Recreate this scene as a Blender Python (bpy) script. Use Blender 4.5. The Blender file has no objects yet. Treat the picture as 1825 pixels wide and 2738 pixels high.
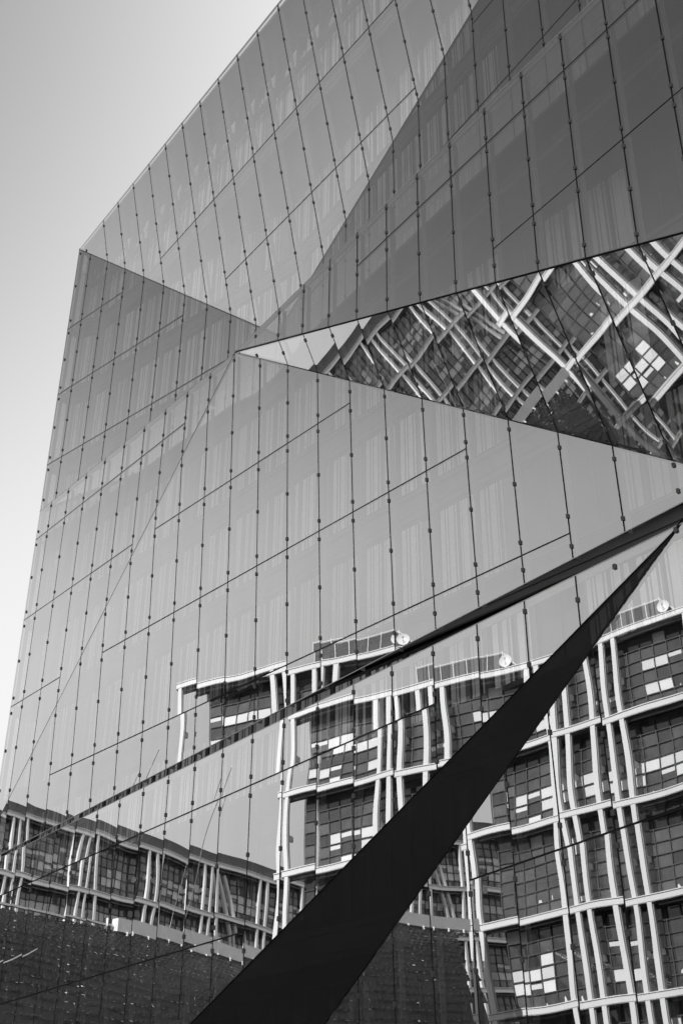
import bpy, bmesh, math, random
from mathutils import Vector, Matrix
random.seed(7)
scene = bpy.context.scene
U = 1.5            # one facade module in metres
GZ = 29.2          # roof height in modules
def W3(x, y, z): return Vector((x*U, y*U, (z+GZ)*U))

# ------------------------------------------------------------------ camera
cam = bpy.data.cameras.new('camera'); camo = bpy.data.objects.new('camera', cam)
scene.collection.objects.link(camo)
Rr = Vector((0.6622861082662558, 0.7492190694914812, 0.00692074474723447))
Ru = Vector((0.3742173920380437, -0.3387704675739217, 0.8632473074362826))
Rf = Vector((-0.6491058883524186, 0.5691268366630285, 0.5047337808153444))
mw = Matrix((Rr, Ru, -Rf)).transposed().to_4x4()
mw.translation = W3(29.362038498767596, -13.893762859741289, -28.128822095240796)
camo.matrix_world = mw
cam.sensor_fit = 'HORIZONTAL'; cam.sensor_width = 24.0
cam.lens = 24.0*3317.94/1825.0
cam.clip_start = 0.1; cam.clip_end = 3000
scene.camera = camo

# ------------------------------------------------------------------ sky, sun, exposure
SUN_AZ = (0.42, 0.9075); SUN_EL = math.radians(36)
SKY_STRENGTH = 0.1; SKY_POW = 4.6; SKY_REF = 1.38; SKY_AT_REF = 14.0; SKY_SHOULDER = 4.6
world = bpy.data.worlds.new('World'); scene.world = world; world.use_nodes = True
nt = world.node_tree; nt.nodes.clear()
sky = nt.nodes.new('ShaderNodeTexSky'); sky.sky_type = 'NISHITA'; sky.sun_disc = False
sky.sun_elevation = SUN_EL; sky.sun_rotation = math.atan2(SUN_AZ[0], SUN_AZ[1])
sky.dust_density = 2.4; sky.air_density = 1.0; sky.ozone_density = 1.0
sep = nt.nodes.new('ShaderNodeSeparateColor'); nt.links.new(sky.outputs[0], sep.inputs[0])
def wm(op, a, b):
    n = nt.nodes.new('ShaderNodeMath'); n.operation = op
    for k, v in enumerate((a, b)):
        if isinstance(v, (int, float)): n.inputs[k].default_value = v
        else: nt.links.new(v, n.inputs[k])
    return n.outputs[0]
# black and white film behind a red filter
g = sep.outputs[0]
g = wm('MULTIPLY', wm('POWER', wm('MULTIPLY', g, 1/SKY_REF), SKY_POW), SKY_AT_REF)
# shoulder of the film curve
g = wm('MULTIPLY', wm('SUBTRACT', 1.0, wm('POWER', 2.71828, wm('MULTIPLY', g, -1/SKY_SHOULDER))), SKY_SHOULDER)
bg = nt.nodes.new('ShaderNodeBackground'); bg.inputs[1].default_value = SKY_STRENGTH
nt.links.new(g, bg.inputs[0])
wo = nt.nodes.new('ShaderNodeOutputWorld'); nt.links.new(bg.outputs[0], wo.inputs[0])
sl = bpy.data.lights.new('sun', 'SUN'); sl.energy = 3.8; sl.angle = math.radians(0.5); sl.color = (1, 1, 1)
so = bpy.data.objects.new('sun', sl); scene.collection.objects.link(so)
sd = Vector((SUN_AZ[0]*math.cos(SUN_EL), SUN_AZ[1]*math.cos(SUN_EL), math.sin(SUN_EL)))
so.rotation_euler = sd.to_track_quat('Z', 'Y').to_euler(); so.location = (0, 0, 120)
scene.view_settings.view_transform = 'Standard'; scene.view_settings.look = 'None'
scene.view_settings.gamma = 1.0; scene.view_settings.use_curve_mapping = False
scene.view_settings.exposure = 1.0
scene.cycles.transparent_max_bounces = 24; scene.cycles.max_bounces = 10; scene.cycles.glossy_bounces = 6

# ------------------------------------------------------------------ materials (all grey: the photograph is black and white)
MATS = {}
def newmat(name):
    m = bpy.data.materials.new(name); m.use_nodes = True; m.node_tree.nodes.clear(); MATS[name] = m
    return m, m.node_tree
def mt(t, op, a, b=None, c=None):
    n = t.nodes.new('ShaderNodeMath'); n.operation = op
    for k, v in enumerate((a, b, c)):
        if v is None: continue
        if isinstance(v, (int, float)): n.inputs[k].default_value = v
        else: t.links.new(v, n.inputs[k])
    return n.outputs[0]
def vm(t, op, a, b=None, out=0):
    n = t.nodes.new('ShaderNodeVectorMath'); n.operation = op
    for k, v in enumerate((a, b)):
        if v is None: continue
        if isinstance(v, (tuple, Vector)): n.inputs[k].default_value = v
        else: t.links.new(v, n.inputs[k])
    return n.outputs[out]
def surf(name, alb, rough=0.7, noise=0.15, scale=1.5, spec=0.3, metal=0.0, stretch=(1, 1, 1), rnd=0.0):
    m, t = newmat(name)
    b = t.nodes.new('ShaderNodeBsdfPrincipled'); o = t.nodes.new('ShaderNodeOutputMaterial')
    tc = t.nodes.new('ShaderNodeTexCoord'); mp = t.nodes.new('ShaderNodeMapping'); mp.inputs['Scale'].default_value = stretch
    nz = t.nodes.new('ShaderNodeTexNoise'); nz.inputs['Scale'].default_value = scale; nz.inputs['Detail'].default_value = 5
    t.links.new(tc.outputs['Object'], mp.inputs[0]); t.links.new(mp.outputs[0], nz.inputs['Vector'])
    v = mt(t, 'MULTIPLY', mt(t, 'ADD', mt(t, 'MULTIPLY', mt(t, 'SUBTRACT', nz.outputs[0], 0.5), 2*noise), 1.0), alb)
    if rnd:
        oi = t.nodes.new('ShaderNodeObjectInfo')
        v = mt(t, 'MULTIPLY', v, mt(t, 'ADD', mt(t, 'MULTIPLY', oi.outputs['Random'], 2*rnd), 1-rnd))
    t.links.new(v, b.inputs['Base Color']); b.inputs['Roughness'].default_value = rough
    b.inputs['Specular IOR Level'].default_value = spec; b.inputs['Metallic'].default_value = metal
    t.links.new(b.outputs[0], o.inputs[0]); return m
def facade_glass(name, r0, power, tint, bow, wav):
    m, t = newmat(name)
    o = t.nodes.new('ShaderNodeOutputMaterial'); tc = t.nodes.new('ShaderNodeTexCoord'); oi = t.nodes.new('ShaderNodeObjectInfo')
    rv = t.nodes.new('ShaderNodeCombineXYZ')
    t.links.new(mt(t, 'MULTIPLY', oi.outputs['Random'], 91.0), rv.inputs[0]); t.links.new(mt(t, 'MULTIPLY', oi.outputs['Random'], 37.0), rv.inputs[2])
    p = tc.outputs['Object']
    nz = t.nodes.new('ShaderNodeTexNoise'); nz.inputs['Scale'].default_value = 0.38; nz.inputs['Detail'].default_value = 1.0; nz.inputs['Roughness'].default_value = 0.3
    t.links.new(vm(t, 'ADD', p, rv.outputs[0]), nz.inputs['Vector'])
    off = vm(t, 'MULTIPLY', vm(t, 'SUBTRACT', nz.outputs['Color'], (0.5, 0.5, 0.5)), (wav*2, 0, wav*1.2))
    sx = t.nodes.new('ShaderNodeSeparateXYZ'); t.links.new(p, sx.inputs[0])
    bw = t.nodes.new('ShaderNodeCombineXYZ')
    amp = mt(t, 'ADD', mt(t, 'MULTIPLY', oi.outputs['Random'], 1.0), 0.5)
    t.links.new(mt(t, 'MULTIPLY', mt(t, 'MULTIPLY', sx.outputs[0], bow), amp), bw.inputs[0])
    t.links.new(mt(t, 'MULTIPLY', mt(t, 'MULTIPLY', sx.outputs[2], bow*0.35), amp), bw.inputs[2])
    d = vm(t, 'ADD', off, bw.outputs[0])
    vt = t.nodes.new('ShaderNodeVectorTransform'); vt.vector_type = 'VECTOR'; vt.convert_from = 'OBJECT'; vt.convert_to = 'WORLD'
    t.links.new(d, vt.inputs[0])
    ge = t.nodes.new('ShaderNodeNewGeometry')
    N = vm(t, 'NORMALIZE', vm(t, 'ADD', ge.outputs['Normal'], vt.outputs[0]))
    gl = t.nodes.new('ShaderNodeBsdfGlossy'); gl.inputs['Roughness'].default_value = 0.0; gl.inputs['Color'].default_value = (0.97,)*3+(1,)
    t.links.new(N, gl.inputs['Normal'])
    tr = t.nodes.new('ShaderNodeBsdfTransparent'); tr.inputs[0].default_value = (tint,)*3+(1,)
    lw = t.nodes.new('ShaderNodeLayerWeight'); lw.inputs['Blend'].default_value = 0.5
    f = mt(t, 'ADD', mt(t, 'MULTIPLY', mt(t, 'POWER', lw.outputs['Facing'], power), 1-r0), r0)
    # fine dust haze on the panes
    n2 = t.nodes.new('ShaderNodeTexNoise'); n2.inputs['Scale'].default_value = 1.1; n2.inputs['Detail'].default_value = 6
    t.links.new(vm(t, 'ADD', vm(t, 'MULTIPLY', p, (1, 1, 0.35)), rv.outputs[0]), n2.inputs['Vector'])
    f = mt(t, 'MULTIPLY', f, mt(t, 'ADD', mt(t, 'MULTIPLY', n2.outputs[0], 0.12), 0.94))
    mx = t.nodes.new('ShaderNodeMixShader'); t.links.new(f, mx.inputs[0]); t.links.new(tr.outputs[0], mx.inputs[1]); t.links.new(gl.outputs[0], mx.inputs[2])
    t.links.new(mx.outputs[0], o.inputs[0]); return m
def clear(name, tint):
    m, t = newmat(name); o = t.nodes.new('ShaderNodeOutputMaterial'); tr = t.nodes.new('ShaderNodeBsdfTransparent')
    tc = t.nodes.new('ShaderNodeTexCoord'); nz = t.nodes.new('ShaderNodeTexNoise'); nz.inputs['Scale'].default_value = 2.0
    t.links.new(tc.outputs['Object'], nz.inputs['Vector'])
    t.links.new(mt(t, 'ADD', mt(t, 'MULTIPLY', nz.outputs[0], 0.04), tint-0.02), tr.inputs[0])
    t.links.new(tr.outputs[0], o.inputs[0]); return m
def dark_window(name, alb, refl, rnd):
    m, t = newmat(name); o = t.nodes.new('ShaderNodeOutputMaterial')
    oi = t.nodes.new('ShaderNodeObjectInfo'); tc = t.nodes.new('ShaderNodeTexCoord')
    nz = t.nodes.new('ShaderNodeTexNoise'); nz.inputs['Scale'].default_value = 0.9; nz.inputs['Detail'].default_value = 4
    t.links.new(tc.outputs['Object'], nz.inputs['Vector'])
    v = mt(t, 'MULTIPLY', mt(t, 'ADD', mt(t, 'MULTIPLY', oi.outputs['Random'], rnd), 1-rnd/2), mt(t, 'MULTIPLY', mt(t, 'ADD', nz.outputs[0], 0.5), alb))
    df = t.nodes.new('ShaderNodeBsdfDiffuse'); t.links.new(v, df.inputs[0])
    gl = t.nodes.new('ShaderNodeBsdfGlossy'); gl.inputs['Roughness'].default_value = 0.02; gl.inputs[0].default_value = (0.9,)*3+(1,)
    mx = t.nodes.new('ShaderNodeMixShader'); mx.inputs[0].default_value = refl
    t.links.new(df.outputs[0], mx.inputs[1]); t.links.new(gl.outputs[0], mx.inputs[2]); t.links.new(mx.outputs[0], o.inputs[0]); return m

GLASS = facade_glass('facade_glass', 0.30, 1.5, 0.80, 0.0045, 0.0062)
GLASS_A = facade_glass('facade_glass_dimmed', 0.10, 1.3, 0.84, 0.0040, 0.0040)  # same glass, reflectivity lowered to put the facet's darker reflection into the material
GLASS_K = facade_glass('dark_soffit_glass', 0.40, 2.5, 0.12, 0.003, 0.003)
GBACK = clear('glass_back', 0.97)
GEDGE = surf('glass_edge', 0.02, 0.3, 0.05)
LEDGESTRIP = surf('pale_ledge_strip', 0.6, 0.5, 0.05)  # painted brightness of the clear glass just under the ledge edge
RIM = surf('polished_glass_rim', 0.6, 0.3, 0.05)
RUB = surf('black_gasket', 0.012, 0.6, 0.2)
CLAMP = surf('dark_metal_clamp', 0.11, 0.5, 0.2)
FINM = surf('pale_aluminium_fin', 0.3, 0.4, 0.08)
SPAN = surf('grey_spandrel', 0.2, 0.7, 0.15, 2.0)
INNER = dark_window('inner_window_glass', 0.04, 0.04, 0.5)
FRAMEM = surf('dark_window_frame', 0.08, 0.5, 0.2)
CURT = surf('pale_curtain', 0.85, 0.9, 0.18, 3.0, stretch=(4, 4, 0.3), rnd=0.25)
BACKROOM = surf('grey_room_blind', 0.24, 0.9, 0.2, 2.0, rnd=0.3)
DECK = surf('terrace_deck', 0.2, 0.8, 0.2)
STEEL = surf('grey_steel', 0.25, 0.5, 0.15)
WHITE = surf('white_painted_metal', 0.70, 0.5, 0.06, 0.6)
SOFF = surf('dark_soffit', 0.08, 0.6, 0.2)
SIDESHADE = surf('column_side_shade', 0.35, 0.6, 0.1)  # shade on the side of the white columns, put into the colour
WDARK = dark_window('dark_office_window', 0.085, 0.10, 0.9)
BLIND = surf('white_blind', 0.70, 0.8, 0.05, rnd=0.12)
MESHF = surf('wire_mesh_grey', 0.085, 0.7, 0.7, 5.0)
VAULT = surf('dark_vault_glass', 0.022, 0.45, 0.4, 1.2, spec=0.5, rnd=0.3)
VAULTL = surf('vault_light_strip', 0.07, 0.5, 0.9, 0.35)
PAVE = surf('plaza_paving', 0.055, 0.85, 0.25, 0.4)

# ------------------------------------------------------------------ helpers
C = scene.collection
def link(name, me, parent=None, mats=(), label=None, cat=None, group=None, kind=None):
    o = bpy.data.objects.new(name, me); C.objects.link(o)
    if me is not None:
        for m in mats: me.materials.append(m)
    if parent is not None: o.parent = parent
    if label: o['label'] = label
    if cat: o['category'] = cat
    if group: o['group'] = group
    if kind: o['kind'] = kind
    return o
class MB:
    def __init__(s): s.v = []; s.f = []; s.mi = []
    def face(s, pts, mi=0):
        n = len(s.v); s.v += [tuple(p) for p in pts]; s.f.append(tuple(range(n, n+len(pts)))); s.mi.append(mi)
    def hexa(s, p, mi=0, sides=None):
        # p: 8 corners, bottom ring then top ring
        q = [(0, 3, 2, 1), (4, 5, 6, 7), (0, 1, 5, 4), (1, 2, 6, 5), (2, 3, 7, 6), (3, 0, 4, 7)]
        n = len(s.v); s.v += [tuple(a) for a in p]
        for k, f in enumerate(q): s.f.append(tuple(n+i for i in f)); s.mi.append(sides[k] if sides else mi)
    def box(s, o, ax, ay, az, mi=0, sides=None):
        # o corner, ax, ay, az edge vectors
        o = Vector(o); ax = Vector(ax); ay = Vector(ay); az = Vector(az)
        s.hexa([o, o+ax, o+ax+ay, o+ay, o+az, o+ax+az, o+ax+ay+az, o+ay+az], mi, sides)
    def beam(s, a, b, w, h=None, mi=0, upv=Vector((0, 0, 1))):
        a = Vector(a); b = Vector(b); d = (b-a).normalized(); h = h or w
        x = d.cross(upv)
        if x.length < 1e-4: x = d.cross(Vector((1, 0, 0)))
        x.normalize(); y = d.cross(x).normalized()
        s.hexa([a-x*w/2-y*h/2, a+x*w/2-y*h/2, a+x*w/2+y*h/2, a-x*w/2+y*h/2, b-x*w/2-y*h/2, b+x*w/2-y*h/2, b+x*w/2+y*h/2, b-x*w/2+y*h/2], mi)
    def mesh(s, name):
        me = bpy.data.meshes.new(name); me.from_pydata(s.v, [], s.f); me.polygons.foreach_set('material_index', s.mi); me.update(); return me
def clip(poly, nx, nz, c):     # keep nx*x+nz*z <= c
    out = []
    for i in range(len(poly)):
        a = poly[i]; b = poly[(i+1) % len(poly)]
        da = nx*a[0]+nz*a[1]-c; db = nx*b[0]+nz*b[1]-c
        if da <= 0: out.append(a)
        if (da < 0 < db) or (db < 0 < da):
            t = da/(da-db); out.append((a[0]+(b[0]-a[0])*t, a[1]+(b[1]-a[1])*t))
    return out
def area(p): return 0.5*sum(p[i][0]*p[(i+1) % len(p)][1]-p[(i+1) % len(p)][0]*p[i][1] for i in range(len(p)))

# ------------------------------------------------------------------ ground
mb = MB(); mb.face([(-900, -900, 0), (900, -900, 0), (900, 900, 0), (-900, 900, 0)])
link('ground', mb.mesh('ground'), mats=[PAVE], kind='structure')
# ------------------------------------------------------------------ the glass cube
X0 = 0.274; XE = 28.3; YI = 1.75
LV = {1: -3.376, 2: -5.92, 3: -8.47, 4: -11.0, 5: -13.54, 6: -16.07, 7: -18.59, 8: -21.14, 9: -23.68, 10: -26.22}
LEDGE1 = -10.03; LEDGE2 = -20.155
cube = link('glass_office_building', None, label='huge glass cube office building with folded mirror facade filling the picture', cat='building')
P = {'B': (-0.031009, 0.113191, 0.0), 'F': (0.009287, -0.033901, 0.0), 'A': (0.024841, -0.090677, -0.22513), 'C': (2.803435, -0.17555, 0.001384),
     'D': (0.886106, -0.115934, 0.007538), 'E': (-1.924581, -0.372292, -0.53158), 'G': (-0.656166, -0.001439, -0.03382),
     'H': (-0.021704, -0.071797, -0.004632), 'I': (1.471098, -0.171039, -0.037558)}
V0 = (9.78, -8.61); V1 = (10.02, LEDGE1); V2 = (21.93, -18.89); V3 = (21.9, LEDGE2)
HB = (0.36, -GZ+0.02); IB = (5.8, -GZ+0.02)
# K from three corners
def ypl(f, x, z): a, b, c = P[f]; return a+b*x+c*z
k3 = [Vector((V3[0], ypl('H', *V3), V3[1])), Vector((HB[0], ypl('H', *HB), HB[1])), Vector((IB[0], ypl('I', *IB), IB[1]))]
kn = (k3[1]-k3[0]).cross(k3[2]-k3[0]); kc = kn.dot(k3[0]); P['K'] = (kc/kn.y, -kn.x/kn.y, -kn.z/kn.y)
XR = XE+0.7
def dez(x): return -5.214-0.4756*x
FAC = {
 'A': dict(poly=[(X0, 0), V0, (32.77, 0)], lev={1: (5, 22), 2: (8, 16)}, skip={1}, free=[], label='pale leaning upper facet of the glass facade below the roof edge'),
 'B': dict(poly=[(X0, 0), (X0, LV[4]), (V0[0], LV[4]), V0], lev={1: (0, 3), 2: (0, 6), 3: (0, 8)}, skip=set(), free=[], label='mid grey upright facet at the upper left corner'),
 'C': dict(poly=[V0, (V0[0], LV[4]), (XR, LV[4]), (XR, 0.3744*XR-12.27)], lev={1: (25, 40), 2: (18, 40), 3: (11, 40)}, skip=set(), free=[], label='dark upper right facet set back above the ledge'),
 'D': dict(poly=[V1, (XR, dez(XR)), (XR, LEDGE1)], lev={4: (15, 40), 5: (19, 40), 6: (24, 40), 7: (28, 40)}, skip={11}, free=['top'], label='dark right facet below the ledge'),
 'E': dict(poly=[V1, V2, (XR, dez(XR)-0.004)], lev={}, skip={11}, free=[], label='downward tilted triangular facet mirroring the opposite building'),
 'F': dict(poly=[(X0, LEDGE1), (X0, -19.43), V1], lev={4: (0, 8), 5: (0, 6), 6: (0, 3)}, skip=set(), free=['top'], label='left triangular facet below the ledge'),
 'G': dict(poly=[V1, (X0, -19.43), (X0, -20.13), V2], lev={5: (7, 14), 6: (5, 17), 7: (3, 19)}, skip={21}, free=['bottom'], label='large central facet above the dark slot'),
 'H': dict(poly=[(X0, LEDGE2), HB, V3], lev={8: (0, 17), 9: (0, 12), 10: (0, 6)}, skip={21}, free=['top'], label='lower left facet mirroring the office wing and station vault'),
 'I': dict(poly=[V3, IB, (XR, -GZ+0.02), (XR, LEDGE2)], lev={8: (23, 40), 9: (17, 40), 10: (13, 40)}, skip={21, 6}, free=['top'], label='lower right facet set back beside the dark fold'),
 'K': dict(poly=[V3, HB, IB], lev={}, skip=set(range(0, 40)), free=[], label='black diagonal fold facing down towards the plaza'),
}
GAP = 0.0145
clampmesh = None
def make_clamp_mesh():
    m = MB(); w, h, d = 0.078, 0.12, 0.03
    c = 0.018
    pts = [(-w/2+c, -h/2), (w/2, -h/2), (w/2, h/2-c), (w/2-c, h/2), (-w/2, h/2), (-w/2, -h/2+c)]
    f = [(x, -d, z) for x, z in pts]; b = [(x, 0.03, z) for x, z in pts]
    m.face(f); m.face(b[::-1])
    for i in range(6): m.face([f[(i+1) % 6], f[i], b[i], b[(i+1) % 6]])
    me = m.mesh('glass_clamp'); me.materials.append(CLAMP); return me
clampmesh = make_clamp_mesh()
def frame_of(f):
    a, b, c = P[f]
    n = Vector((b, -1, c)).normalized()                    # outward
    z = Vector((0, c, 1)); z = (z-n*z.dot(n)).normalized() # in-plane up (x const)
    x = z.cross(-n).normalized() * -1
    x = (-n).cross(z).normalized()
    if x.x < 0: x = -x
    y = -n
    # right handed (x, y, z)
    if x.cross(y).dot(z) < 0: x = -x
    return x, y, z, n
n_clamps = 0
for f, F in FAC.items():
    poly = F['poly']
    if area(poly) < 0: poly = poly[::-1]
    x_, y_, z_, n_ = frame_of(f)
    def pt(x, z, off=0.0):   # off metres outward
        return W3(x, ypl(f, x, z), z)+n_*off
    xs = [p[0] for p in poly]; x_lo, x_hi = min(xs), max(xs); zs = [p[1] for p in poly]; z_lo, z_hi = min(zs), max(zs)
    # inset facet polygon
    ins = list(poly)
    E = []
    for i in range(len(poly)):
        a = poly[i]; b = poly[(i+1) % len(poly)]; dx, dz = b[0]-a[0], b[1]-a[1]; L = math.hypot(dx, dz)
        nx, nz = dz/L, -dx/L; E.append((nx, nz, nx*a[0]+nz*a[1], a, b))
    for nx, nz, c, a, b in E: ins = clip(ins, nx, nz, c-GAP*0.8)
    fr = MB(); rim = []; rail = []  # rail: added pale strips that brighten the glass along the ledges
    facet = None
    seams = [i for i in range(int(math.ceil(x_lo+0.05)), int(math.floor(x_hi-0.05))+1) if i not in F['skip']]
    if f != 'K' and seams and x_lo < 0.3: seams = [s for s in seams if s >= 1]
    xb = [x_lo]+[s for s in seams if s > x_lo+0.1]+[x_hi]
    panes = []
    def seg_at(x):
        p = clip(clip(poly, 1, 0, x+1e-4), -1, 0, -(x-1e-4))
        if len(p) < 2: return None
        return min(q[1] for q in p), max(q[1] for q in p)
    for k in range(len(xb)-1):
        xa, xc = xb[k], xb[k+1]
        lv = sorted([LV[l] for l, (s, e) in F['lev'].items() if xa >= s-0.8 and xc <= e+0.05], reverse=True)
        zb = [z_hi+1]+lv+[z_lo-1]
        for j in range(len(zb)-1):
            q = clip(ins, -1, 0, -(xa+GAP)); q = clip(q, 1, 0, xc-GAP)
            q = clip(q, 0, 1, zb[j]-GAP if j else 99); q = clip(q, 0, -1, -(zb[j+1]+GAP))
            # drop duplicates
            qq = []
            for p_ in q:
                if not qq or math.hypot(p_[0]-qq[-1][0], p_[1]-qq[-1][1]) > 1e-3: qq.append(p_)
            if len(qq) > 1 and math.hypot(qq[0][0]-qq[-1][0], qq[0][1]-qq[-1][1]) < 1e-3: qq.pop()
            if len(qq) < 3 or abs(area(qq)) < 0.01: continue
            panes.append(qq)
        for z in lv:   # horizontal gasket
            fr.beam(pt(xa, z, -0.03), pt(xc, z, -0.03), 0.036, 0.07, upv=z_)
    for s in seams:
        r = seg_at(s)
        if not r or r[1]-r[0] < 0.05: continue
        fr.beam(pt(s, r[0]+0.01, -0.026), pt(s, r[1]-0.01, -0.026), 0.06, 0.034, upv=n_)
    for nx, nz, c, a, b in E:
        horiz = abs(b[1]-a[1]) < 0.02
        top = a[1] > z_hi-0.3 and b[1] > z_hi-0.3 and horiz
        if (top and 'top' in F['free']) or ('bottom' in F['free'] and abs(nx) < 0.2 and nz < 0):
            if 'top' in F['free']: rail.append((pt(a[0]-nx*0.02, a[1]-0.075, -0.07), pt(b[0]-nx*0.02, b[1]-0.075, -0.07)))
            rim.append((pt(a[0]-nx*0.02, a[1]-nz*0.02, -0.012), pt(b[0]-nx*0.02, b[1]-nz*0.02, -0.012))); continue
        if b[0] > XR-0.1 and a[0] > XR-0.1: continue
        fr.beam(pt(a[0]-nx*0.02, a[1]-nz*0.02, -0.035), pt(b[0]-nx*0.02, b[1]-nz*0.02, -0.035), 0.05, 0.045, upv=n_)
    facet = link('facade_facet', fr.mesh('facade_facet'), cube, [RUB], label=F['label'])
    for a, b in rail:
        m = MB(); m.beam(a, b, 0.17, 0.03, upv=n_); link('ledge_bright_strip', m.mesh('ledge_bright_strip'), facet, [LEDGESTRIP])
    for a, b in rim:
        m = MB(); m.beam(a, b, 0.022, 0.03, upv=n_); link('glass_rim', m.mesh('glass_rim'), facet, [RIM])
    for q in panes:
        cx = sum(p[0] for p in q)/len(q); cz = sum(p[1] for p in q)/len(q); o = pt(cx, cz)
        # tiny tilt of each pane in its clamps
        t1 = random.gauss(0, 0.0007); t2 = random.gauss(0, 0.0006)
        R = Matrix((x_, y_, z_)).transposed()
        R = R @ Matrix.Rotation(t1, 3, 'Z') @ Matrix.Rotation(t2, 3, 'X')
        M4 = R.to_4x4(); M4.translation = o; Mi = M4.inverted()
        loc = [Mi @ pt(*p) for p in q]
        mbp = MB(); fl = [(v.x, 0, v.z) for v in loc]; bl = [(v.x, 0.02, v.z) for v in loc]
        A2 = sum(fl[i][0]*fl[(i+1) % len(fl)][2]-fl[(i+1) % len(fl)][0]*fl[i][2] for i in range(len(fl)))
        if A2 < 0: fl = fl[::-1]; bl = bl[::-1]
        mbp.face(fl, 0); mbp.face(bl[::-1], 1)
        for i in range(len(fl)): mbp.face([fl[(i+1) % len(fl)], fl[i], bl[i], bl[(i+1) % len(fl)]], 2)
        me = mbp.mesh('glass_pane')
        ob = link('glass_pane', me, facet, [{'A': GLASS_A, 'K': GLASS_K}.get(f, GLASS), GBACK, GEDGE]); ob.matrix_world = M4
    # clamps and fins
    cm = MB()
    big = f in 'GHIDE'
    cl = []
    if f != 'K':
        for s in seams:
            r = seg_at(s)
            if not r or r[1]-r[0] < 0.35: continue
            brk = [r[1]]+sorted([LV[l] for l, (a, b) in F['lev'].items() if s >= a-0.1 and s <= b+0.1 and r[0]+0.2 < LV[l] < r[1]-0.2], reverse=True)+[r[0]]
            for j in range(len(brk)-1):
                h = brk[j]-brk[j+1]
                if h > 1.9: ts = [0.075, 0.49, 0.91] if h < 3 else [0.06, 0.35, 0.64, 0.93]
                elif h > 0.8: ts = [0.16, 0.84]
                else: ts = [0.5]
                for t_ in ts: cl.append((s, brk[j]-h*t_))
            # pale fin behind the seam
            fm = MB(); fm.beam(pt(s, r[0]+0.05, -0.22), pt(s, r[1]-0.05, -0.22), 0.05, 0.12, upv=n_)
            link('support_fin', fm.mesh('support_fin'), facet, [FINM])
        extra = {'A': [(0.75, -0.36), (0.78, -0.62)], 'D': [(11.0, -10.2)], 'E': [(10.9, -10.63)], 'G': [(21.0, -18.28), (21.0, -18.72)], 'H': [(20.7, -20.33), (21.75, -20.23)]}
        cl += extra.get(f, [])
        if x_lo < 0.3:
            for l in [0]+sorted(LV):
                zt = 0 if l == 0 else LV[l]; nxt = LV.get(l+1, -GZ)
                for t_ in (0.08, 0.49, 0.91):
                    z = zt-(zt-nxt)*t_
                    if any(True for _ in [0]) and z_lo < z < z_hi and seg_at(X0+0.12) and seg_at(X0+0.12)[0] < z < seg_at(X0+0.12)[1]-0.1: cl.append((X0+0.12, z))
    for (s, z) in cl:
        M4 = Matrix((x_, y_, z_)).transposed().to_4x4(); M4.translation = pt(s, z)
        if big and n_clamps < 290:
            o = bpy.data.objects.new('glass_clamp', clampmesh); C.objects.link(o); o.parent = facet; o.matrix_world = M4; n_clamps += 1
        else:
            n0 = len(cm.v); cm.v += [tuple(M4 @ v.co) for v in clampmesh.vertices]
            for p_ in clampmesh.polygons: cm.f.append(tuple(n0+i for i in p_.vertices)); cm.mi.append(0)
    if cm.f: link('glass_clamps', cm.mesh('glass_clamps'), facet, [CLAMP], kind='stuff')

# side skin at x = X0
sidef = MB()
for l, z in LV.items(): sidef.beam(W3(X0, 0.05, z)+Vector((0.03, 0, 0)), W3(X0, 28, z)+Vector((0.03, 0, 0)), 0.03, 0.05)
side = link('facade_facet', sidef.mesh('facade_facet'), cube, [RUB], label='glass skin of the left side seen through the corner')
zz = [0]+[LV[k] for k in sorted(LV)]+[-GZ+0.02]
for j in range(len(zz)-1):
    ys = [0.02, 1, 2, 3, 4, 10, 16, 22, 28]
    for k in range(len(ys)-1):
        a, b = ys[k]+GAP, ys[k+1]-GAP; h1, h0 = zz[j]-GAP, zz[j+1]+GAP
        o = W3(X0, (a+b)/2, (h0+h1)/2); dy = (b-a)*U/2; dz = (h1-h0)*U/2
        m = MB(); fl = [(0, dy, -dz), (0, -dy, -dz), (0, -dy, dz), (0, dy, dz)]; bl = [(0.02, y, z) for _, y, z in fl]
        m.face(fl, 0); m.face(bl[::-1], 1)
        for i in range(4): m.face([fl[(i+1) % 4], fl[i], bl[i], bl[(i+1) % 4]], 2)
        ob = link('glass_pane', m.mesh('glass_pane'), side, [GLASS, GBACK, GEDGE]); ob.location = o

# inner building behind the glass: its front follows the folds of the skin
XW = 0.6
PLAN_UP = [(XW, 0.2), (1.25, 0.55), (9.8, 1.55), (XE, -1.6)]
PLAN_TOP = [(XW, 0.2), (1.25, 0.6), (4, 0.62), (XE, -1.55)]
PLAN_MID = [(XW, 0.2), (1.25, 0.5), (12, 0.5), (XE, 0.5)]
PLAN_LOG = [(XW, 0.2), (1.25, 0.6), (12, 0.6), (XE, 0.6)]
PLAN_LOW = [(XW, 1.8), (12, 1.8), (XE, 1.8)]
def plan_of(z):       # z of the storey's middle
    return PLAN_TOP if z > LV[1] else PLAN_UP if z > -11.0 else PLAN_MID if z > -18.6 else PLAN_LOG if z > -23.68 else PLAN_LOW
def yin(x, z):
    p = plan_of(z)
    for a, b in zip(p, p[1:]):
        if x <= b[0]: return a[1]+(b[1]-a[1])*(x-a[0])/(b[0]-a[0]), (b[1]-a[1])/(b[0]-a[0])
    return p[-1][1], 0
core = MB()
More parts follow.
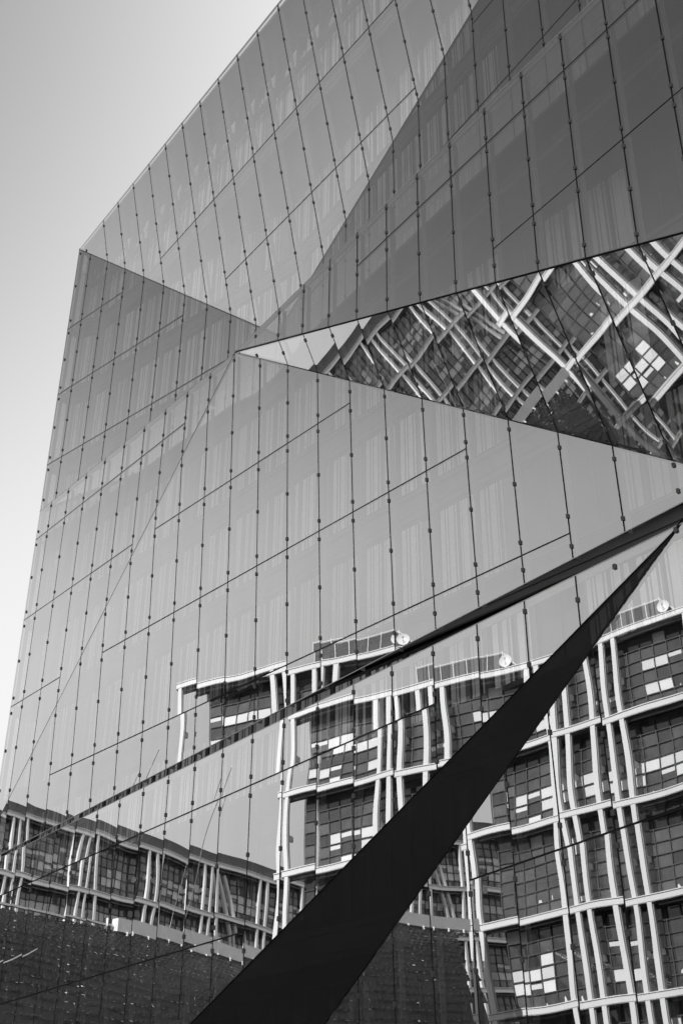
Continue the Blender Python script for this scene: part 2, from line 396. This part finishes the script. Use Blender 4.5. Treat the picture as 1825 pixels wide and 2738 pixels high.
for z1, z0 in ((-0.45, LV[1]), (LV[1], -11.0), (-11.0, -18.6), (-18.6, -23.68), (-23.68, -GZ)):
    pl = plan_of((z0+z1)/2); ring = [(x, y) for x, y in pl]+[(XE, 27.5), (XW, 27.5)]
    top = [W3(x, y, z1) for x, y in ring]; bot = [W3(x, y, z0) for x, y in ring]
    core.face(top); core.face(bot[::-1])
    for k in range(len(ring)): core.face([bot[k], bot[(k+1) % len(ring)], top[(k+1) % len(ring)], top[k]])
link('inner_wall', core.mesh('inner_wall'), cube, [INNER])
rs = MB()
pl = [(X0+0.04, 0.06), (XE+0.1, 0.16-0.0907*XE), (XE+0.1, 27.6), (X0+0.04, 27.6)]
top = [W3(x, y, -0.04) for x, y in pl]; bot = [W3(x, y, -0.16) for x, y in pl]
rs.face(top); rs.face(bot[::-1])
for k in range(4): rs.face([bot[k], bot[(k+1) % 4], top[(k+1) % 4], top[k]])
link('roof_slab', rs.mesh('roof_slab'), cube, [SPAN])
zl = [-0.6]+[LV[k] for k in sorted(LV)]+[-GZ]
def along(m, pl, dy, z, hy, hz):
    for a, b in zip(pl, pl[1:]): m.beam(W3(a[0], a[1]+dy, z), W3(b[0], b[1]+dy, z), hy*U, hz*U)
for k in sorted(LV):
    m = MB(); z = LV[k]
    pl = plan_of(z+0.5)
    if k in (4, 7, 9): pl = [(a[0], min(a[1], b[1])) for a, b in zip(plan_of(z+0.5), plan_of(z-0.5))] if len(plan_of(z+0.5)) == len(plan_of(z-0.5)) else pl
    along(m, pl, -0.05, z-0.12, 0.06, 0.60); along(m, pl, -0.10, z+0.08, 0.05, 0.06); along(m, pl, -0.09, z-0.28, 0.04, 0.04)
    link('spandrel_band', m.mesh('spandrel_band'), cube, [SPAN])
    if k not in (4, 8):
        m = MB(); m.box(W3(X0+0.06, 0.12, z-0.06), (0.75*U, 0, 0), (0, 0.42*U, 0), (0, 0, 0.06*U))
        m.box(W3(X0+0.06, 0.12, z-0.30), (0.75*U, 0, 0), (0, 0.05*U, 0), (0, 0, 0.24*U))
        link('cavity_floor', m.mesh('cavity_floor'), cube, [STEEL])
# terraces behind the two ledges
def terrace(z, front, zr):
    m = MB(); t = 0.12
    back = [(x, y+0.1) for x, y in plan_of(zr)[::-1]]
    top = [W3(x, y, z) for x, y in front]+[W3(x, y, z) for x, y in back]
    bot = [p-Vector((0, 0, t)) for p in top]
    m.face(top); m.face(bot[::-1])
    for i in range(len(top)): m.face([top[(i+1) % len(top)], top[i], bot[i], bot[(i+1) % len(top)]])
    return m
link('terrace_floor', terrace(LV[4]-0.01, [(X0+0.3, 0.2), (9.4, 0.1), (10.4, 0.3), (12.6, -0.25), (XE-0.2, ypl('D', XE, -11)+0.25)], -10).mesh('terrace_floor'), cube, [DECK])
link('terrace_floor', terrace(LV[8]-0.01, [(X0+0.3, 0.15), (18.8, ypl('H', 18.8, -21)+0.3), (22, ypl('I', 22, -21)+0.35), (XE-0.2, ypl('I', XE, -21)+0.35)], -20).mesh('terrace_floor'), cube, [DECK])
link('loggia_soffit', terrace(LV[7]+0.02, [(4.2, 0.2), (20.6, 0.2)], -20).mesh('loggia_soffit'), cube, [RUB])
# windows and curtains of the inner wall: one frame and one curtain for every module of a storey
fm = MB(); w, h = 1.0, 1.85
fm.box((-0.5*U, 0, 0), (0.05*U, 0, 0), (0, 0.06, 0), (0, 0, h*U)); fm.box((0.45*U, 0, 0), (0.05*U, 0, 0), (0, 0.06, 0), (0, 0, h*U))
fm.box((-0.45*U, 0.01, 0), (0.9*U, 0, 0), (0, 0.05, 0), (0, 0, 0.05*U)); fm.box((-0.45*U, 0.01, (h-0.05)*U), (0.9*U, 0, 0), (0, 0.05, 0), (0, 0, 0.05*U))
fm.box((0.02*U, 0.02, 0.05*U), (0.03*U, 0, 0), (0, 0.04, 0), (0, 0, (h-0.1)*U))
fmesh = fm.mesh('window_frame'); fmesh.materials.append(FRAMEM)
cms = []
for v in range(6):
    m = MB(); rg = random.Random(v+3)
    m.face([(-0.44*U, 0.058, 0.03*U), (0.44*U, 0.058, 0.03*U), (0.44*U, 0.058, (h-0.06)*U), (-0.44*U, 0.058, (h-0.06)*U)], 1)
    for x, wd, pr in ((-0.43, 0.12, 1), (-0.28, 0.05, 0.8), (-0.21, 0.13, 1), (-0.05, 0.04, 0.7), (0.06, 0.05, 0.6), (0.13, 0.16, 0.7), (0.31, 0.11, 0.8)):
        if rg.random() > pr: continue
        x += rg.uniform(-0.012, 0.012); x2 = x+wd*rg.uniform(0.8, 1.1)
        m.face([(x*U, 0.04, 0.03*U), (x2*U, 0.035, 0.03*U), (x2*U, 0.035, (h-0.06)*U), (x*U, 0.04, (h-0.06)*U)])
    me = m.mesh('curtain'); me.materials.append(CURT); me.materials.append(BACKROOM); cms.append(me)
nf = 0
for j in range(len(zl)-1):
    base = zl[j+1]+0.20; zm = (zl[j]+zl[j+1])/2
    for i in range(1, 27):
        if nf >= 290: continue
        sc = (zl[j]-0.44-base)/h
        if sc < 0.5: sc = 0.6
        yy, slp = yin(i+0.15, zm)
        o = bpy.data.objects.new('window_frame', fmesh); C.objects.link(o); o.parent = cube
        o.location = W3(i+0.15, yy, base)+Vector((0, -0.075, 0)); o.scale = (1, 1, sc); o.rotation_euler = (0, 0, math.atan(slp)); nf += 1
        if zm < -21.5 or (i > 17 and random.random() > 0.5): continue
        o2 = bpy.data.objects.new('curtain', random.choice(cms)); C.objects.link(o2); o2.parent = o; o2.scale = (1, 1, 1)
# corner post and slats in the side skin
m = MB(); m.box(W3(X0+0.07, 0.05, -GZ), (0.10*U, 0, 0), (0, 0.08*U, 0), (0, 0, (GZ-0.1)*U)); link('corner_post', m.mesh('corner_post'), cube, [STEEL])
m = MB()
for k in range(9): m.box(W3(X0+0.06, 0.13+k*0.038, -GZ), (0.01*U, 0, 0), (0, 0.010*U, 0), (0, 0, (GZ-0.9)*U))
link('vertical_slats', m.mesh('vertical_slats'), cube, [STEEL], kind='stuff')
# pale parapet panels with steel diagonals behind the top of the upper facet
pm = MB(); pm.box((0, 0, 0), (0.62*U, 0, 0), (0, 0.04, 0), (0, 0, 1.0*U)); pme = pm.mesh('parapet_panel'); pme.materials.append(CURT)
for i in range(1, 27):
    yy, slp = yin(i+0.2, -2)
    o = bpy.data.objects.new('parapet_panel', pme); C.objects.link(o); o.parent = cube; o.location = W3(i+0.2, yy-0.06, -1.75); o.rotation_euler = (0, 0, math.atan(slp))
m = MB()
for i in range(1, 27):
    y1, y2 = yin(i, -2)[0]-0.2, yin(i+1, -2)[0]-0.2
    m.beam(W3(i, y1, -1.9), W3(i, y1, -0.3), 0.12)
    if i % 2: m.beam(W3(i, y1, -1.8), W3(i+1, y2, -0.6), 0.10)
    else: m.beam(W3(i, y1, -0.6), W3(i+1, y2, -1.8), 0.10)
    m.beam(W3(i, y1, -0.5), W3(i+1, y2, -0.5), 0.2); m.beam(W3(i, y1, -1.9), W3(i+1, y2, -1.9), 0.2)
link('roof_steelwork', m.mesh('roof_steelwork'), cube, [FRAMEM])

# ------------------------------------------------------------------ opposite office building with white frame
def wing(root, org, ux, cols, s0, s1, ztop, step, nst, rows, n_pane, glass0, glass1, setback=1.15, slab=0.42, colw=0.36, single=False, bot=None, endcap=True):
    ux = Vector((ux[0], ux[1], 0)).normalized(); nn = Vector((-ux.y, ux.x, 0))
    def Q(s, n, z): return W3(org[0]+ux.x*s+nn.x*n, org[1]+ux.y*s+nn.y*n, z)
    du = ux*U; dn = nn*U; dz = Vector((0, 0, U))
    for k in range(nst+1):
        z = ztop-k*step; m = MB()
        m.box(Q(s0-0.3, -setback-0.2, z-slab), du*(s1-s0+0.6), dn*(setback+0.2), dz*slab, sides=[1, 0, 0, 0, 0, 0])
        m.box(Q(s0-0.32, 0.003, z-slab*0.12), du*(s1-s0+0.64), dn*0.03, dz*0.05, mi=0)
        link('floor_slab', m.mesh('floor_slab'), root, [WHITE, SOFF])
        # dark drip line and soffit rail
        m = MB(); m.box(Q(s0-0.3, 0.002, z-0.075), du*(s1-s0+0.6), dn*0.01, dz*0.025); m.box(Q(s0-0.3, 0.002, z-slab+0.02), du*(s1-s0+0.6), dn*0.01, dz*0.02)
        link('slab_joint', m.mesh('slab_joint'), root, [SOFF])
        if k < nst:
            m = MB()
            for a, b in zip([s0]+cols, cols+[s1]):
                if b-a > 2: m.beam(Q(a+0.5, -0.35, z-slab-0.14), Q(b-0.4, -0.35, z-slab-0.14), 0.10)
            link('soffit_rail', m.mesh('soffit_rail'), root, [STEEL])
    zbot = ztop-nst*step if bot is None else bot
    for c in cols:
        for k in range(nst):
            z = ztop-k*step; m = MB()
            m.box(Q(c-colw/2, -0.32, z-step), du*colw, dn*0.325, dz*(step-slab), sides=[0, 0, 0, 0, 0, 0])
            m.box(Q(c+colw/2+0.001, -0.33, z-step), du*0.05, dn*0.20, dz*(step-slab), mi=1)  # strip with the side's shade painted on
            m.box(Q(c-0.09, -setback, z-step*0.62), du*0.22, dn*(setback-0.32), dz*0.30, mi=0)
            link('column', m.mesh('column'), root, [WHITE, SIDESHADE])
    # glass curtain wall
    m = MB(); m.box(Q(glass0, -setback-5, zbot), du*(glass1-glass0), dn*4.8, dz*(ztop-zbot-0.05)); link('building_core', m.mesh('building_core'), root, [SOFF])
    nc = max(1, round((glass1-glass0)/1.02)); cw = (glass1-glass0)/nc; rest = [MB(), MB()]; grid = MB(); cnt = 0
    rg = random.Random(int(org[1]*10))
    for k in range(nst):
        zt = ztop-k*step-slab-0.12; zb_ = ztop-(k+1)*step+0.05; rh = (zt-zb_)/rows
        # blinds come in runs
        blind_row = rg.choice([2, 3])
        for c in range(nc+1):
            grid.box(Q(glass0+c*cw-0.03, -setback, zb_), du*0.06, dn*0.05, dz*(zt-zb_))
        for r in range(rows+1): grid.box(Q(glass0, -setback+0.002, zb_+r*rh-0.025), du*(glass1-glass0), dn*0.045, dz*0.05)
        bay = 0
        for c in range(nc):
            if rg.random() < 0.4: bay = rg.choice([0, 1, 1, 2, 2])
            for r in range(rows):
                bl = 0
                if bay and r in (1, blind_row) and rg.random() < 0.8: bl = 1
                elif rg.random() < 0.05: bl = 1
                full = rg.random() < 0.65
                a = glass0+c*cw+0.03; z0 = zb_+r*rh+0.025; hh = rh-0.05
                def P4(mm, z0, hh, n): mm.face([Q(a, n, z0), Q(a, n, z0)+du*(cw-0.06), Q(a, n, z0)+du*(cw-0.06)+dz*hh, Q(a, n, z0)+dz*hh])
                if cnt < n_pane:
                    mm = MB(); P4(mm, z0, hh, -setback-0.05+rg.uniform(-0.004, 0.004)); link('window_pane', mm.mesh('window_pane'), root, [BLIND if bl and full else WDARK]); cnt += 1
                else: P4(rest[1 if bl and full else 0], z0, hh, -setback-0.05)
                if bl and not full: P4(rest[1], z0+hh*rg.choice([0.4, 0.55]), hh*0.4, -setback-0.04)
                if r in (0, 1) and rg.random() < 0.22:   # things standing on the window sill
                    w_ = rg.uniform(0.08, 0.3); aa = a+rg.uniform(0, cw-0.4); h_ = rg.uniform(0.12, 0.5)*rh
                    rest[1].face([Q(aa, -setback-0.035, z0), Q(aa+w_, -setback-0.035, z0), Q(aa+w_*rg.uniform(0.2, 1), -setback-0.035, z0+h_), Q(aa, -setback-0.035, z0+h_*rg.uniform(0.5, 1))])
    link('window_grid', grid.mesh('window_grid'), root, [FRAMEM])
    if rest[0].f: link('window_panes', rest[0].mesh('window_panes'), root, [WDARK], kind='stuff')
    if rest[1].f: link('window_blinds', rest[1].mesh('window_blinds'), root, [BLIND], kind='stuff')
    return Q, du, dn, dz
off = link('white_framed_office_building', None, label='office block opposite with white slab bands and paired columns, mirrored in the lower right glass', cat='building')
u_ = Vector((15, -8, 0)).normalized(); n__ = Vector((8, 15, 0)).normalized()
KM = 0.935; NO = -1.2*KM; ZM = -1.8
org = (-26.97+n__.x*NO, -24.61+n__.y*NO)
Q, du, dn, dz = wing(off, org, (15, -8), [c*KM for c in (-0.8, 5.5, 6.5, 8.5, 9.6, 15.4, 16.5)], -0.9*KM, 16.6*KM, ZM, 5.0*KM, 5, 6, 290, 0.5*KM, 16.6*KM, setback=1.08, slab=0.39, colw=0.34)
# second bay range, bent back
o2 = (org[0]+u_.x*17.3*KM, org[1]+u_.y*17.3*KM)
wing(off, o2, (13, -11), [c*KM for c in (6.0, 7.0, 9.2, 10.3, 16.0, 17.0, 23)], 0, 24*KM, ZM, 5.0*KM, 5, 6, 0, 0.2, 24*KM, setback=1.08, slab=0.39, colw=0.34)
Q0 = Q
def Q(s_, n, z): return Q0(s_*KM, n*KM, ZM+z*KM)
# roof screen fence
fence = MB(); posts = MB()
def fz(s): return 1.35 if s < 13.4 else max(0.05, 1.35-(s-13.4)*1.0)
m_ = [Q(8.2, -0.95, 0.02), Q(14.6, -0.95, 0.02), Q(14.6, -0.95, 0.1), Q(13.4, -0.95, 1.32), Q(8.2, -0.95, 1.32)]
b_ = [p+dn*0.02 for p in m_]
fence.face(m_); fence.face(b_[::-1])
for k in range(5): fence.face([m_[(k+1) % 5], m_[k], b_[k], b_[(k+1) % 5]])
for s in [8.2, 9.2, 10.2, 11.2, 12.3, 13.4]: posts.box(Q(s, -0.90, 0), du*0.045, dn*0.06, dz*1.38)
posts.beam(Q(8.2, -0.87, 1.38), Q(13.4, -0.87, 1.38), 0.06); posts.beam(Q(13.4, -0.87, 1.38), Q(14.7, -0.87, 0.1), 0.07)
fo = link('roof_fence', fence.mesh('roof_fence'), mats=[MESHF], label='wire mesh screen fence on the roof of the white framed office block', cat='fence')
link('fence_post', posts.mesh('fence_post'), fo, [WHITE])
# satellite dish
d = MB(); c = Q(13.75, -0.6, 0.62); R_ = 0.40*U; ax = (n__*0.9+Vector((0.35, 0.1, 0.25))).normalized(); ax_u = ax.cross(Vector((0, 0, 1))).normalized(); ax_v = ax.cross(ax_u)
rings = 5; seg = 20; pr = None
for r in range(rings+1):
    rr = R_*r/rings; ring = [c+ax_u*math.cos(2*math.pi*i/seg)*rr+ax_v*math.sin(2*math.pi*i/seg)*rr+ax*(0.18*(r/rings)**2) for i in range(seg)]
    if pr:
        for i in range(seg): d.face([pr[i], pr[(i+1) % seg], ring[(i+1) % seg], ring[i]])
    pr = ring
dish = link('satellite_dish', d.mesh('satellite_dish'), mats=[WHITE], label='round white satellite dish beside the roof fence of the opposite office block', cat='satellite dish')
d = MB(); d.beam(c, Q(13.75, -0.85, 0.0), 0.08); d.beam(c-ax_v*0*R_+Vector((0, 0, -R_*0.8)), c+ax*0.5, 0.03); d.box(c+ax*0.5-Vector((0.05, 0.05, 0.05)), (0.1, 0, 0), (0, 0.1, 0), (0, 0, 0.1))
link('dish_mount', d.mesh('dish_mount'), dish, [FRAMEM])

# ------------------------------------------------------------------ far office wing over the station vault
far = link('distant_office_wing', None, label='distant office wing with white frame and diagonal struts above the dark station vault', cat='building')
cols = []
for k in range(-3, 9): cols += [k*6.5+0.0, k*6.5+1.3]
Qw, duw, dnw, dzw = wing(far, (-58.6, -19.8), (-6.5, -24), cols, -20, 54, -1.0, 4.4, 6, 5, 0, -20, 54, setback=1.1, slab=0.45, colw=0.34, bot=-GZ+0.05)
bo = Vector((-21.0, -5.0)); bd = Vector((-6.3, -18.6)).normalized(); bn = Vector((-bd.y, bd.x))
def Qb(s_, n, z): return W3(bo.x+bd.x*s_+bn.x*n, bo.y+bd.y*s_+bn.y*n, z)
dub = Vector((bd.x, bd.y, 0))*U; dnb = Vector((bn.x, bn.y, 0))*U
deck = link('station_edge_beam', None, label='pale curved edge beam with small hooks along the top of the station vault', cat='beam')
m = MB(); m.box(Qb(9, 0, -16.35), dub*11.6, dnb*0.5, dzw*0.62); link('beam_fascia', m.mesh('beam_fascia'), deck, [WHITE])
m = MB(); m.box(Qb(-16, 0, -16.1), dub*24.9, dnb*0.2, dzw*0.09); link('beam_fascia', m.mesh('beam_fascia'), deck, [WHITE])
m = MB()
for i in range(8): m.box(Qb(9.6+i*1.45, 0.5, -16.5), dub*0.06, dnb*0.14, dzw*0.18)
link('beam_hooks', m.mesh('beam_hooks'), deck, [WHITE], kind='stuff')
for k in (3, 5):
    for e in (0, 0.9): 
        m = MB(); m.beam(Qw(k*6.5+1.8+e, -0.5, -1.9), Qw(k*6.5+4.8+e, -0.5, -9.6), 0.5); link('diagonal_strut', m.mesh('diagonal_strut'), far, [WHITE])
m = MB(); m.box(Qw(-20, -0.8, -1.0), duw*74, dnw*0.05, dzw*1.1); link('roof_parapet', m.mesh('roof_parapet'), far, [MESHF])
# station vault of dark glass
vault = link('station_vault', None, label='dark curved lattice glass roof of the railway station in front of the far wing', cat='station roof')
prof = [(5.2, -22.4), (4.6, -20.6), (3.7, -19.0), (2.6, -17.7), (1.3, -16.8), (0.0, -16.3), (-1.5, -16.2)]
NV = 26
def vx(i): # smooth profile
    t = i/NV*(len(prof)-1); a = int(min(t, len(prof)-2)); f_ = t-a
    return prof[a][0]*(1-f_)+prof[a+1][0]*f_, prof[a][1]*(1-f_)+prof[a+1][1]*f_
panel = MB(); strip = MB(); rib = MB(); rg = random.Random(3); PS = 0.45
for i in range(NV):
    for j in range(88):
        a_ = -17+j*PS; b_ = a_+PS; (na, za), (nb, zb_) = vx(i), vx(i+1)
        if b_ > 19.6-0.8*na and na > -0.6: continue
        tl = rg.uniform(-0.03, 0.03)
        panel.face([Qb(a_, na, za+tl), Qb(b_, na, za-tl), Qb(b_, nb, zb_+tl), Qb(a_, nb, zb_-tl)])
        if rg.random() < 0.88:
            w_ = rg.uniform(0.15, 0.36)
            strip.box(Qb(a_+0.04, na+0.02, za+0.04), dub*w_, dnb*0.04, Vector((0, 0, 0.04+0.10*rg.random())))
link('vault_glazing', panel.mesh('vault_glazing'), vault, [VAULT], kind='stuff')
link('vault_blinds', strip.mesh('vault_blinds'), vault, [VAULTL], kind='stuff')
m = MB(); g_ = MB()
m.face([Qb(-17, 5.2, -GZ), Qb(15.3, 5.2, -GZ), Qb(15.3, 5.2, -22.3), Qb(-17, 5.2, -22.3)])
m.face([Qb(15.3, 5.2, -GZ), Qb(19.4, 0, -GZ), Qb(19.4, 0, -16.3), Qb(15.3, 5.2, -22.3)])
link('vault_facade', m.mesh('vault_facade'), vault, [dark_window('station_facade_glass', 0.09, 0.1, 0.0)])
for i in range(0, 33): g_.box(Qb(-17+i, 5.22, -GZ), dub*0.05, dnb*0.12, Vector((0, 0, 6.8*U)))
for i in range(1, 7): g_.box(Qb(-17, 5.23, -GZ+i*1.05), dub*32.3, dnb*0.1, Vector((0, 0, 0.09)))
link('vault_facade_grid', g_.mesh('vault_facade_grid'), vault, [FRAMEM])
# thin stay cables
def cable(a, b, lab):
    m = MB(); m.beam(W3(*a), W3(*b), 0.055); return link('stay_cable', m.mesh('stay_cable'), mats=[WHITE], label=lab, cat='cable')
cable((-25.5, -17.5, -15.7), (-13, -13.7, -11.5), 'thin white stay cable rising from the edge beam towards the sky')
cable((-12, -4.6, -20.3), (-14.5, -7, -19.2), 'thin white cable stretched low across the dark station vault')
